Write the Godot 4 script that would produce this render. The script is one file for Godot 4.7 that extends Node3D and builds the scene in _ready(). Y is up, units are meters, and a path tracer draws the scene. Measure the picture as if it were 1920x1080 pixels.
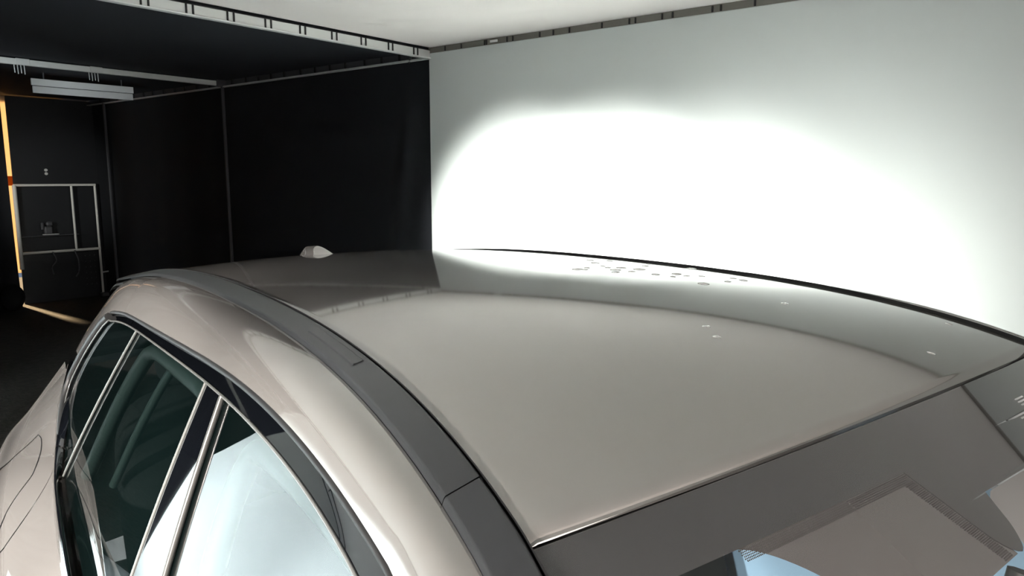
extends Node3D
# A silver-grey car photographed from above its front right corner inside a tent-like photo booth:
# white sheets round the front half, black curtains and black ceiling cloth over the rear half.
# World: camera above the origin, +X towards the white right wall, -Z towards the black rear end.

const WALL_X := 4.9
const SPLIT_Z := -4.77
const POLE_Z := -8.09
const END_Z := -11.7
const LIP_Y := 2.81

var M := {}
var car: Node3D
var rng := RandomNumberGenerator.new()

func _ready() -> void:
	rng.seed = 7
	# ---- camera, sky, sun, lights, exposure
	var cam := Camera3D.new()
	cam.name = "camera"
	cam.fov = 2.0 * rad_to_deg(atan(540.0 / 1380.0))
	cam.position = Vector3(0, 1.75, 0)
	cam.rotation = Vector3(-atan(205.0 / 1380.0), deg_to_rad(-52.0), 0)
	cam.near = 0.03
	cam.current = true
	add_child(cam)
	var env := Environment.new()
	env.background_mode = Environment.BG_COLOR
	env.background_color = Color(0.55, 0.62, 0.72)
	env.background_energy_multiplier = 0.3
	env.ambient_light_source = Environment.AMBIENT_SOURCE_DISABLED
	env.tonemap_mode = Environment.TONE_MAPPER_LINEAR
	env.tonemap_exposure = 1.9
	env.sdfgi_enabled = true
	env.ssao_enabled = true
	env.ssil_enabled = true
	var we := WorldEnvironment.new()
	we.name = "world_environment"
	we.environment = env
	add_child(we)
	var sun := DirectionalLight3D.new()
	sun.name = "sun"
	sun.light_color = Color(1.0, 0.86, 0.66)
	sun.light_energy = 2.6
	sun.light_angular_distance = 4.0
	sun.shadow_enabled = true
	sun.look_at_from_position(Vector3(3.85, 0.6, -13.0), Vector3(3.80, 0, -10.0))
	add_child(sun)
	materials()
	shell()
	rails()
	rear_end()
	lamps()
	build_car()
	droplets()

# ------------------------------------------------------------------ helpers
func mat(albedo: Color, rough: float, metal := 0.0, coat := 0.0) -> StandardMaterial3D:
	var m := StandardMaterial3D.new()
	m.albedo_color = albedo
	m.roughness = rough
	m.metallic = metal
	if coat > 0.0:
		m.clearcoat_enabled = true
		m.clearcoat = coat
		m.clearcoat_roughness = 0.0
	return m

func lin(r: float, g: float, b: float) -> Color:
	return Color(r, g, b).linear_to_srgb()

func noise_tex(freq: float, lo: Color, hi: Color, octaves := 4, bump := false) -> NoiseTexture2D:
	var n := FastNoiseLite.new()
	n.seed = 11
	n.noise_type = FastNoiseLite.TYPE_SIMPLEX_SMOOTH
	n.frequency = freq
	n.fractal_octaves = octaves
	var t := NoiseTexture2D.new()
	t.width = 512
	t.height = 512
	t.seamless = true
	t.noise = n
	if bump:
		t.as_normal_map = true
		t.bump_strength = 2.0
	else:
		var g := Gradient.new()
		g.set_color(0, lo)
		g.set_color(1, hi)
		t.color_ramp = g
	return t

func tri(m: StandardMaterial3D, scale: float) -> void:
	m.uv1_triplanar = true
	m.uv1_world_triplanar = true
	m.uv1_scale = Vector3.ONE * scale

func materials() -> void:
	M.white = mat(lin(0.54, 0.568, 0.556), 0.9)
	M.ceiling = mat(lin(0.92, 0.865, 0.835), 0.85)
	M.black_cloth = mat(lin(0.0022, 0.003, 0.006), 0.8)
	M.black_ceiling = mat(lin(0.007, 0.009, 0.015), 0.8)
	M.black_cloth.rim_enabled = true
	M.black_cloth.rim = 0.2
	M.black_sheet = mat(lin(0.016, 0.017, 0.020), 0.42)
	M.asphalt = mat(Color.WHITE, 0.85)
	M.asphalt.albedo_texture = noise_tex(0.03, lin(0.02, 0.019, 0.017), lin(0.05, 0.047, 0.042), 5)
	M.asphalt.normal_enabled = true
	M.asphalt.normal_texture = noise_tex(0.08, Color.BLACK, Color.WHITE, 3, true)
	M.asphalt.normal_scale = 0.6
	tri(M.asphalt, 0.7)
	M.vinyl = mat(lin(0.42, 0.45, 0.48), 0.6)
	M.alu = mat(lin(0.74, 0.75, 0.74), 0.5, 0.3)
	M.alu_dull = mat(lin(0.16, 0.15, 0.13), 0.6, 0.2)
	M.alu_dark = mat(lin(0.10, 0.10, 0.11), 0.5, 0.4)
	M.strap = mat(lin(0.012, 0.012, 0.012), 0.8)
	M.pale_board = mat(lin(0.75, 0.76, 0.76), 0.7)
	M.tan = mat(lin(0.66, 0.53, 0.39), 0.9)
	M.tan.backlight_enabled = true
	M.tan.backlight = lin(1.0, 0.84, 0.64)
	M.orange = mat(lin(0.75, 0.30, 0.03), 0.8)
	M.orange.backlight_enabled = true
	M.orange.backlight = lin(0.7, 0.32, 0.04)
	M.pale_bar = mat(lin(0.78, 0.76, 0.72), 0.5)
	M.paint = mat(lin(0.385, 0.373, 0.36), 0.06, 0.75)
	M.dark_gap = mat(lin(0.008, 0.008, 0.009), 0.6)
	M.molding = mat(lin(0.020, 0.022, 0.024), 0.33)
	M.gloss_black = mat(lin(0.002, 0.0025, 0.0035), 0.03, 0.0, 1.0)
	M.gloss_black.metallic_specular = 0.65
	M.rubber = mat(lin(0.004, 0.0042, 0.0045), 0.55)
	M.chrome = mat(lin(0.065, 0.068, 0.066), 0.25)
	M.satin = mat(lin(0.035, 0.035, 0.033), 0.3)
	M.side_glass = glass(Color(0.02, 0.05, 0.05), 0.42)
	M.screen_glass = glass(Color(0.02, 0.03, 0.03), 0.04)
	M.frit = mat(lin(0.05, 0.05, 0.052), 0.06, 0.6, 1.0)
	M.frit.metallic_specular = 0.7
	M.frit_shade = mat(lin(0.07, 0.063, 0.061), 0.08, 0.0, 1.0)
	M.frit_shade.metallic_specular = 0.7
	M.plate = mat(lin(0.24, 0.235, 0.23), 0.3)
	M.frit_dot = mat(lin(0.05, 0.046, 0.045), 0.3)
	M.seal = mat(lin(0.012, 0.024, 0.022), 0.5)
	M.seal.metallic_specular = 0.3
	M.seat = mat(lin(0.0035, 0.0055, 0.0055), 0.85)
	M.seat.metallic_specular = 0.15
	M.cabin = mat(lin(0.035, 0.038, 0.038), 0.8)
	M.headliner = mat(lin(0.30, 0.30, 0.29), 0.95)
	M.film = mat(lin(0.17, 0.28, 0.38), 0.35)
	M.tyre = mat(lin(0.012, 0.012, 0.012), 0.8)
	M.rim = mat(lin(0.35, 0.35, 0.36), 0.35, 0.9)
	M.water = mat(Color(1, 1, 1, 0.0), 0.0)
	M.water.refraction_enabled = true
	M.water.refraction_scale = 0.033
	M.button = mat(lin(0.6, 0.6, 0.58), 0.4)

func glass(c: Color, a: float) -> StandardMaterial3D:
	var m := mat(Color(c.r, c.g, c.b, a), 0.0)
	m.transparency = BaseMaterial3D.TRANSPARENCY_ALPHA
	return m

func tag(o: Node, label: String, category: String, group := "") -> void:
	o.set_meta("label", label)
	o.set_meta("category", category)
	if group != "":
		o.set_meta("group", group)

func put(called: String, mesh: Mesh, material: Material, parent: Node = null) -> MeshInstance3D:
	var o := MeshInstance3D.new()
	o.name = called
	o.mesh = mesh
	o.material_override = material
	(parent if parent else self).add_child(o, true)
	return o

func struct(called: String, mesh: Mesh, material: Material) -> MeshInstance3D:
	var o := put(called, mesh, material)
	o.set_meta("kind", "structure")
	return o

func root(called: String, at := Vector3.ZERO, turn := 0.0) -> Node3D:
	var o := Node3D.new()
	o.name = called
	o.position = at
	o.rotation.y = turn
	add_child(o, true)
	return o

# a smooth surface through f(u, v), normals towards «out»
func sheet(f: Callable, nu: int, nv: int, out := Vector3.UP) -> ArrayMesh:
	var st := SurfaceTool.new()
	st.begin(Mesh.PRIMITIVE_TRIANGLES)
	add_sheet(st, f, nu, nv, out)
	return st.commit()

func add_sheet(st: SurfaceTool, f: Callable, nu: int, nv: int, out := Vector3.UP) -> void:
	var p: Array[Vector3] = []
	for j in nv + 1:
		for i in nu + 1:
			p.append(f.call(float(i) / nu, float(j) / nv))
	var w := nu + 1
	var n: Array[Vector3] = []
	var total := 0.0
	for j in nv + 1:
		for i in nu + 1:
			var du: Vector3 = p[j * w + mini(i + 1, nu)] - p[j * w + maxi(i - 1, 0)]
			var dv: Vector3 = p[mini(j + 1, nv) * w + i] - p[maxi(j - 1, 0) * w + i]
			var c := du.cross(dv).normalized()
			n.append(c)
			total += c.dot(out)
	var s := 1.0 if total >= 0.0 else -1.0
	for j in nv:
		for i in nu:
			var a := j * w + i
			var q := [a, a + 1, a + w + 1, a, a + w + 1, a + w]
			if s > 0.0:
				q = [a, a + w + 1, a + 1, a, a + w, a + w + 1]
			for k in q:
				st.set_normal(n[k] * s)
				st.add_vertex(p[k])

# a box with chamfered edges, centred at c
func add_box(st: SurfaceTool, c: Vector3, size: Vector3, bevel := 0.0, basis := Basis.IDENTITY) -> void:
	var h := size * 0.5
	var b := minf(bevel, minf(h.x, minf(h.y, h.z)) * 0.9)
	if b <= 0.0:
		b = 0.0002
	for ax in 3:
		var a1 := (ax + 1) % 3
		var a2 := (ax + 2) % 3
		for sg in [-1.0, 1.0]:
			var q: Array[Vector3] = []
			for k in [[-1, -1], [1, -1], [1, 1], [-1, 1]]:
				var v := Vector3.ZERO
				v[ax] = sg * h[ax]
				v[a1] = k[0] * (h[a1] - b)
				v[a2] = k[1] * (h[a2] - b)
				q.append(v)
			poly(st, q, c, basis)
		# the four bevel strips along axis ax
		for s1 in [-1.0, 1.0]:
			for s2 in [-1.0, 1.0]:
				var e: Array[Vector3] = []
				for k in [[0, -1], [0, 1], [1, 1], [1, -1]]:
					var v := Vector3.ZERO
					v[ax] = k[1] * (h[ax] - b)
					v[a1] = s1 * (h[a1] - (b if k[0] == 1 else 0.0))
					v[a2] = s2 * (h[a2] - (0.0 if k[0] == 1 else b))
					e.append(v)
				poly(st, e, c, basis)
	for sx in [-1.0, 1.0]:
		for sy in [-1.0, 1.0]:
			for sz in [-1.0, 1.0]:
				poly(st, [Vector3(sx * h.x, sy * (h.y - b), sz * (h.z - b)), Vector3(sx * (h.x - b), sy * h.y, sz * (h.z - b)), Vector3(sx * (h.x - b), sy * (h.y - b), sz * h.z)], c, basis)

# a flat convex polygon of a solid round the origin, faced outwards
func poly(st: SurfaceTool, q: Array, c: Vector3, basis := Basis.IDENTITY) -> void:
	var n: Vector3 = (q[2] - q[0]).cross(q[1] - q[0]).normalized()
	var mid := Vector3.ZERO
	for v in q:
		mid += v
	var turn := n.dot(mid) < 0.0
	if turn:
		n = -n
	for k in range(1, q.size() - 1):
		var t := [q[0], q[k], q[k + 1]]
		if turn:
			t = [q[0], q[k + 1], q[k]]
		for v in t:
			st.set_normal(basis * n)
			st.add_vertex(c + basis * v)

func box(c: Vector3, size: Vector3, bevel := 0.0, basis := Basis.IDENTITY) -> ArrayMesh:
	var st := SurfaceTool.new()
	st.begin(Mesh.PRIMITIVE_TRIANGLES)
	add_box(st, c, size, bevel, basis)
	return st.commit()

# a tube of elliptic section along points
func tube(pts: Array, r: float, sides := 8, closed := false, flat := 1.0) -> ArrayMesh:
	var st := SurfaceTool.new()
	st.begin(Mesh.PRIMITIVE_TRIANGLES)
	add_tube(st, pts, r, sides, closed, flat)
	return st.commit()

func add_tube(st: SurfaceTool, pts: Array, r: float, sides := 8, closed := false, flat := 1.0) -> void:
	var n := pts.size()
	var rings: Array = []
	var norms: Array = []
	for i in n:
		var a: Vector3 = pts[(i - 1 + n) % n] if closed else pts[maxi(i - 1, 0)]
		var b: Vector3 = pts[(i + 1) % n] if closed else pts[mini(i + 1, n - 1)]
		var t := (b - a).normalized()
		var up := Vector3.UP if absf(t.y) < 0.95 else Vector3.RIGHT
		var x := t.cross(up).normalized()
		var y := x.cross(t).normalized()
		var ring: Array[Vector3] = []
		var nr: Array[Vector3] = []
		for k in sides:
			var w := TAU * k / sides
			var d := x * cos(w) * flat + y * sin(w)
			ring.append(pts[i] + d * r)
			nr.append((x * cos(w) + y * sin(w) * flat).normalized())
		rings.append(ring)
		norms.append(nr)
	for i in (n if closed else n - 1):
		var j := (i + 1) % n
		for k in sides:
			var l := (k + 1) % sides
			for v in [[i, k], [j, l], [j, k], [i, k], [i, l], [j, l]]:
				st.set_normal(norms[v[0]][v[1]])
				st.add_vertex(rings[v[0]][v[1]])
	if not closed:
		for e in [0, n - 1]:
			var c: Vector3 = pts[e]
			var away: Vector3 = (pts[0] - pts[1]).normalized() if e == 0 else (pts[n - 1] - pts[n - 2]).normalized()
			for k in sides:
				var l := (k + 1) % sides
				var t := [c, rings[e][k], rings[e][l]]
				if (t[2] - t[0]).cross(t[1] - t[0]).dot(away) < 0.0:
					t = [c, rings[e][l], rings[e][k]]
				for v in t:
					st.set_normal(away)
					st.add_vertex(v)

# Catmull-Rom through control points, t in 0..1
func curve(c: Array, t: float) -> Vector3:
	var n := c.size() - 1
	var x := clampf(t, 0.0, 1.0) * n
	var i := mini(int(x), n - 1)
	var f := x - i
	var p0: Vector3 = c[maxi(i - 1, 0)]
	var p1: Vector3 = c[i]
	var p2: Vector3 = c[i + 1]
	var p3: Vector3 = c[mini(i + 2, n)]
	return 0.5 * (2.0 * p1 + (p2 - p0) * f + (2.0 * p0 - 5.0 * p1 + 4.0 * p2 - p3) * f * f + (3.0 * p1 - p0 - 3.0 * p2 + p3) * f * f * f)

func sample(c: Array, n: int) -> Array:
	var r: Array = []
	for i in n + 1:
		r.append(curve(c, float(i) / n))
	return r

# ------------------------------------------------------------------ the booth
func cloth(a: Vector3, b: Vector3, top: float, face: Vector3, folds: Callable, thick := 0.012) -> ArrayMesh:
	# a hanging cloth from a to b (on the floor line) up to top; folds(x, y) pushes it along face
	var st := SurfaceTool.new()
	st.begin(Mesh.PRIMITIVE_TRIANGLES)
	var length := a.distance_to(b)
	for side in [0.0, 1.0]:
		add_sheet(st, func(u: float, v: float): return a.lerp(b, u) + Vector3(0, v * (top - a.y), 0) + face * (folds.call(u * length, v * top) - side * thick), maxi(24, int(length / 0.035)), 50, face if side == 0.0 else -face)
	return st.commit()

func shell() -> void:
	struct("floor", box(Vector3(1.0, -0.06, -4.5), Vector3(9.6, 0.12, 21.0)), M.asphalt)
	# pale floor covering under the white half
	struct("floor_002", box(Vector3(0.95, 0.004, 0.6), Vector3(7.85, 0.008, 10.7), 0.002), M.vinyl)
	# white sheet walls and ceiling round the front half
	struct("wall_right", box(Vector3(WALL_X + 0.03, 1.427, 0.61), Vector3(0.06, 2.855, 10.76), 0.004), M.white)
	struct("wall_left", box(Vector3(-3.06, 1.42, 0.61), Vector3(0.06, 2.84, 10.76), 0.004), M.white)
	struct("wall_front", box(Vector3(0.95, 1.43, 6.0), Vector3(8.1, 2.86, 0.06), 0.004), M.white)
	struct("wall_rear_left", box(Vector3(-1.57, 1.39, -4.80), Vector3(2.92, 2.78, 0.04), 0.004), M.white)
	struct("ceiling", sheet(ceiling_point, 160, 160, Vector3.DOWN), M.ceiling)
	struct("ceiling_002", box(Vector3(0.95, 3.0, 0.6), Vector3(8.3, 0.05, 10.9)), M.black_cloth)
	var bd := put("white_board", board_prism([Vector2(-0.55, 0.0), Vector2(0.25, 0.0), Vector2(0.25, 0.88), Vector2(-0.13, 1.42), Vector2(-0.55, 1.42)], 0.02), M.white)
	bd.position = Vector3(0, 0.008, SPLIT_Z + 0.03)
	tag(bd, "low white board with a slanting corner standing before the white rear sheet", "board")
	# black ceiling cloths
	struct("ceiling_003", box(Vector3(0.95, 2.905, (SPLIT_Z + POLE_Z) * 0.5 - 0.02), Vector3(8.2, 0.05, SPLIT_Z - POLE_Z - 0.04)), M.black_ceiling)
	struct("ceiling_004", box(Vector3(0.95, 2.905, (POLE_Z + END_Z) * 0.5 - 0.35), Vector3(8.2, 0.05, POLE_Z - END_Z + 0.66)), M.black_ceiling)
	# black curtains on the right, one between each pair of poles
	var folds_near := func(x: float, y: float):
		var near := exp(-pow((x - 3.0) / 0.42, 2.0))
		var slant := x - 3.0 + (2.0 - y) * 0.16
		return -0.035 + 0.006 * sin(x * 5.0) + near * (0.045 * exp(-pow(slant / 0.13, 2.0)) + 0.02 * exp(-pow((slant - 0.24) / 0.07, 2.0))) * smoothstep(2.75, 2.1, y)
	var folds_far := func(x: float, y: float): return -0.03 + 0.007 * sin(x * 4.1 + 0.3 * y) + 0.004 * sin(x * 9.7)
	struct("wall_right_002", cloth(Vector3(WALL_X + 0.02, 0, POLE_Z - 0.02), Vector3(WALL_X + 0.02, 0, SPLIT_Z - 0.01), LIP_Y, Vector3.LEFT, folds_near), M.black_cloth)
	struct("wall_right_003", cloth(Vector3(WALL_X + 0.02, 0, -11.18), Vector3(WALL_X + 0.02, 0, POLE_Z), LIP_Y, Vector3.LEFT, folds_far), M.black_cloth)
	struct("wall_right_004", cloth(Vector3(WALL_X + 0.02, 0, -11.85), Vector3(WALL_X + 0.02, 0, -11.14), LIP_Y, Vector3.LEFT, folds_far), M.black_cloth)
	struct("wall_right_005", box(Vector3(WALL_X + 0.12, 1.5, -8.6), Vector3(0.08, 3.0, 7.9)), M.black_cloth)
	struct("wall_left_002", box(Vector3(-3.06, 1.45, -8.4), Vector3(0.06, 2.9, 7.3)), M.black_cloth)
	struct("wall_rear", box(Vector3(0.2, 1.45, END_Z - 0.06), Vector3(6.5, 2.9, 0.06)), M.black_cloth)

# an upright board of the outline q (x, y) and the thickness t
func board_prism(q: Array, t: float) -> ArrayMesh:
	var st := SurfaceTool.new()
	st.begin(Mesh.PRIMITIVE_TRIANGLES)
	var mid := Vector2.ZERO
	for p in q:
		mid += p / q.size()
	var at := Vector3(mid.x, mid.y, 0)
	for z in [-t * 0.5, t * 0.5]:
		poly(st, q.map(func(p): return Vector3(p.x - mid.x, p.y - mid.y, z)), at)
	for i in q.size():
		var a: Vector2 = q[i] - mid
		var b: Vector2 = q[(i + 1) % q.size()] - mid
		poly(st, [Vector3(a.x, a.y, -t * 0.5), Vector3(b.x, b.y, -t * 0.5), Vector3(b.x, b.y, t * 0.5), Vector3(a.x, a.y, t * 0.5)], at)
	return st.commit()

func ceiling_point(u: float, v: float) -> Vector3:
	var x := lerpf(-3.2, WALL_X + 0.04, u)
	var z := lerpf(SPLIT_Z, 6.1, v)
	# creases of the slack cloth near the corner of the booth
	var y := 2.905
	var d := Vector2(x - 3.9, z + 3.5)
	var fall := exp(-d.length_squared() / 0.5)
	y += fall * (0.010 * sin(9.0 * (d.x + 0.35 * d.y * d.y * 3.0 + 0.2)) + 0.004 * sin(21.0 * (d.x - 0.4 * d.y)))
	y -= 0.012 * sin(PI * u) * sin(PI * v * 3.0)
	return Vector3(x, y, z)

func rails() -> void:
	# the rail between the white and the black ceiling, with its paired straps
	var a := root("ceiling_rail", Vector3(0.9, LIP_Y, SPLIT_Z))
	tag(a, "pale aluminium ceiling rail with paired black straps between white and black ceiling", "rail")
	put("channel", box(Vector3(0, 0.035, 0), Vector3(8.0, 0.066, 0.03), 0.002), M.alu, a)
	put("lip", box(Vector3(0, 0.0, 0.004), Vector3(8.0, 0.010, 0.05), 0.002), M.alu, a)
	put("groove", box(Vector3(0, 0.071, 0.003), Vector3(8.0, 0.005, 0.03)), M.dark_gap, a)
	var tie := box(Vector3.ZERO, Vector3(0.012, 0.070, 0.010), 0.002)
	var k := 0
	while 2.05 + k * 0.294 < 4.85:
		for s in [0.0, 0.047]:
			var o := put("strap", tie, M.strap, a)
			o.position = Vector3(2.05 + k * 0.294 + s - 0.9, 0.034, 0.019)
		k += 1
	for j in 6:
		var o := put("strap", tie, M.strap, a)
		o.position = Vector3(-1.0 + j * 0.294 - 0.9, 0.034, 0.019)
	# the dull rail above the white wall
	var c := root("ceiling_rail", Vector3(WALL_X, 2.855, 0.6))
	tag(c, "dull grey-brown rail running along the top of the white wall", "rail")
	put("channel", box(Vector3(0.03, 0.024, 0), Vector3(0.05, 0.05, 10.76), 0.002), M.alu_dull, c)
	var tie2 := box(Vector3.ZERO, Vector3(0.010, 0.040, 0.012), 0.002)
	for z in [-4.57, -4.38, -4.12, -4.10, -3.88, -3.82, -3.55, -3.42, -3.27, -2.98, -2.75, -2.70, -2.49, -2.41, -2.12, -2.06, -1.83, -1.52, -1.46, -1.1]:
		var o := put("strap", tie2, M.strap, c)
		o.position = Vector3(-0.001, 0.022, z - 0.6)
	put("label_plate", box(Vector3(0, 0.024, -4.02 - 0.6), Vector3(0.008, 0.02, 0.08), 0.002), M.alu, c)
	# the rail above the black curtains
	var d := root("ceiling_rail", Vector3(WALL_X, LIP_Y, (SPLIT_Z - 11.8) * 0.5))
	tag(d, "thin pale lipped rail along the top of the black curtains", "rail")
	var long := 11.8 + SPLIT_Z
	put("lip", box(Vector3(-0.01, 0.0, 0), Vector3(0.05, 0.014, long), 0.002), M.alu, d)
	put("channel", box(Vector3(0.02, 0.04, 0), Vector3(0.03, 0.07, long), 0.002), M.alu_dark, d)
	var tie3 := box(Vector3.ZERO, Vector3(0.014, 0.075, 0.016), 0.002)
	var z0 := -4.86
	while z0 > -11.4:
		var o := put("strap", tie3, M.strap, d)
		o.position = Vector3(-0.004, 0.036, z0 - d.position.z)
		z0 -= 0.285 if int(z0 * 10.0) % 2 == 0 else 0.24
	var brace := put("brace", tube([Vector3(0.0, -0.005, -5.02 - d.position.z), Vector3(-0.16, 0.06, -4.8 - d.position.z)], 0.012, 6), M.alu_dark, d)
	brace.set_meta("label", "short slanting corner brace")
	# the rail across the black ceiling
	var b := root("ceiling_rail", Vector3(0.9, LIP_Y, POLE_Z))
	tag(b, "galvanised rail across the black ceiling with small hanging hooks", "rail")
	put("channel", box(Vector3(0, 0.03, 0), Vector3(8.0, 0.055, 0.04), 0.003), M.alu, b)
	put("bracket", box(Vector3(WALL_X - 0.9 - 0.05, 0.035, 0.0), Vector3(0.12, 0.075, 0.07), 0.006), M.alu_dark, b)
	for x in [2.82, 3.48]:
		put("clamp", box(Vector3(x - 0.9, 0.032, 0.022), Vector3(0.12, 0.06, 0.012), 0.004), M.alu, b)
		for i in 4:
			var hx: float = x - 0.9 - 0.075 + i * 0.028
			put("hook", tube([Vector3(hx, 0.0, 0.02), Vector3(hx, -0.03, 0.024), Vector3(hx + 0.003, -0.075 - 0.008 * (i % 2), 0.02)], 0.0045, 6), M.alu, b)
	# the poles that hold the curtains
	var pole := root("curtain_pole", Vector3(WALL_X - 0.025, 0, POLE_Z))
	tag(pole, "slim grey aluminium pole between the two wide black curtains", "pole", "")
	put("shaft", box(Vector3(0, LIP_Y * 0.5, 0), Vector3(0.03, LIP_Y, 0.03), 0.004), M.alu_dark, pole)
	put("foot", box(Vector3(0, 0.01, 0), Vector3(0.10, 0.02, 0.10), 0.004), M.alu_dark, pole)
	var p2: Node3D = pole.duplicate()
	p2.name = "curtain_pole_001"
	add_child(p2, true)
	p2.position.z = -11.16
	tag(p2, "slim grey pole nearest the rear door, at the far end of the black curtains", "pole", "")

func rear_end() -> void:
	# the black sheet that closes the rear, with a pale frame across it
	var d := root("black_sheet", Vector3(4.39, 0, END_Z))
	tag(d, "tall black sheet panel closing the rear end, with two small round studs", "panel")
	put("sheet", box(Vector3(0.0, 1.43, 0), Vector3(1.12, 2.86, 0.02), 0.003), M.black_sheet, d)
	for y in [1.87, 1.82]:
		var st := CylinderMesh.new()
		st.top_radius = 0.018
		st.bottom_radius = 0.022
		st.height = 0.015
		st.radial_segments = 16
		var o := put("stud", st, M.button, d)
		o.position = Vector3(-0.14, y, 0.017)
		o.rotation.x = PI / 2
	for r in 6:
		for cidx in 3:
			var h := put("hole", box(Vector3.ZERO, Vector3(0.014, 0.014, 0.004), 0.002), M.alu_dark, d)
			h.position = Vector3(0.28 + cidx * 0.065, 0.62 - r * 0.085, 0.011)
	var f := root("tube_frame", Vector3(4.33, 0, END_Z + 0.09))
	tag(f, "pale aluminium tube frame standing in front of the black rear panel", "frame")
	var bar := func(called: String, a: Vector3, b: Vector3, r: float, m: Material): return put(called, tube([a, b], r, 8), m, f)
	bar.call("top_rail", Vector3(-0.53, 1.66, 0), Vector3(0.53, 1.66, 0), 0.018, M.pale_bar)
	bar.call("bottom_rail", Vector3(-0.51, 0.72, 0), Vector3(0.53, 0.72, 0), 0.02, M.pale_bar)
	bar.call("middle_rail", Vector3(-0.51, 0.95, 0), Vector3(0.25, 0.95, 0), 0.007, M.alu_dark)
	bar.call("post", Vector3(-0.52, 0.5, 0), Vector3(-0.52, 1.66, 0), 0.028, M.pale_bar)
	bar.call("post", Vector3(0.20, 0.72, 0), Vector3(0.20, 1.66, 0), 0.017, M.pale_bar)
	bar.call("post", Vector3(0.52, 0.0, 0), Vector3(0.52, 1.66, 0), 0.017, M.pale_bar)
	put("foot", box(Vector3(0.53, 0.03, 0.02), Vector3(0.10, 0.06, 0.10), 0.01), M.alu_dark, f)
	put("stub", tube([Vector3(0.52, 0.36, 0), Vector3(0.63, 0.37, 0.02)], 0.012, 6), M.alu, f)
	var g := root("clamp_gadget", Vector3(4.18, 0.967, END_Z + 0.09))
	tag(g, "small black clamp gadget standing on the thin middle rail", "clamp")
	put("body", box(Vector3(0, 0.06, 0), Vector3(0.10, 0.11, 0.07), 0.015), M.alu_dark, g)
	put("arm", box(Vector3(-0.07, 0.12, 0), Vector3(0.03, 0.10, 0.03), 0.006), M.alu_dark, g)
	put("head", box(Vector3(0.02, 0.15, 0), Vector3(0.08, 0.06, 0.06), 0.015), M.alu_dark, g)
	put("plate", box(Vector3(0.03, 0.0, 0.0), Vector3(0.20, 0.012, 0.06), 0.004), M.alu, g)
	for i in 2:
		var c := put("cable", tube(sample([Vector3(0, 0.72, 0), Vector3(0.03, 0.60, 0.03), Vector3(-0.03, 0.5, 0.02), Vector3(-0.02, 0.40, 0.03)], 16) if i == 0 else sample([Vector3(0.02, 0.72, 0), Vector3(0.05, 0.58, 0.03), Vector3(0.05, 0.42, 0.02), Vector3(0.0, 0.34, 0.03)], 16), 0.009, 6), M.alu_dark)
		c.position = Vector3(4.2 + 0.27 * i, 0, END_Z + 0.12)
		tag(c, "left of two thin loose cables hanging below the frame" if i == 0 else "right of two thin loose cables hanging below the frame", "cable")
	# black drape left of the gap, bulging at its foot
	var dr := put("black_drape", cloth(Vector3(-3.0, 0.0, END_Z + 0.12), Vector3(3.74, 0.0, END_Z + 0.12), 2.86, Vector3.BACK, func(x: float, y: float): return 0.05 * sin(x * 7.0 + 0.4 * y) + 0.03 * sin(x * 15.0) + 0.10 * exp(-y / 0.5) * exp(-pow((x - 6.5) / 0.35, 2.0))), M.black_cloth)
	tag(dr, "heavy black drape left of the sunlit gap at the rear", "curtain")
	var bag := put("sand_bag", sheet(func(u: float, v: float): return Vector3(cos(u * TAU) * 0.14 * sqrt(sin(PI * clampf(v, 0.02, 0.98))), 0.36 * v, sin(u * TAU) * 0.12 * sqrt(sin(PI * clampf(v, 0.02, 0.98)))) , 24, 20, Vector3.UP), M.black_cloth)
	bag.position = Vector3(3.55, 0, END_Z + 0.46)
	tag(bag, "black bulging bag weighing down the foot of the drape", "bag")
	# what the sun lights behind the gap
	var b := put("tan_cloth", cloth(Vector3(3.0, 0.42, END_Z - 0.32), Vector3(4.6, 0.42, END_Z - 0.22), 3.4, Vector3.BACK, func(x: float, y: float): return 0.02 * sin(x * 16.0 + y)), M.tan)
	tag(b, "sunlit tan cloth showing through the narrow gap at the rear", "cloth")
	var o := put("orange_tag", box(Vector3(3.80, 1.72, END_Z - 0.04), Vector3(0.09, 0.13, 0.01), 0.002), M.orange)
	tag(o, "small bright orange tag above the frame in the sunlit gap", "tag")
	# the pale board with two slats under the black ceiling
	var w := root("ceiling_heater", Vector3(3.74, 2.66, -9.0), deg_to_rad(-3.0))
	tag(w, "pale board of two long slats hung below the black ceiling", "board")
	put("slat", box(Vector3(0, 0.115, 0), Vector3(1.05, 0.072, 0.02), 0.003), M.pale_board, w)
	put("slat", box(Vector3(0, 0.036, 0), Vector3(1.03, 0.072, 0.02), 0.003), M.pale_board, w)
	put("back", box(Vector3(0, 0.075, -0.025), Vector3(1.0, 0.14, 0.02)), M.alu_dark, w)
	for x in [-0.4, 0.4]:
		put("hanger", box(Vector3(x, 0.19, -0.01), Vector3(0.012, 0.08, 0.012)), M.alu_dark, w)

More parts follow.
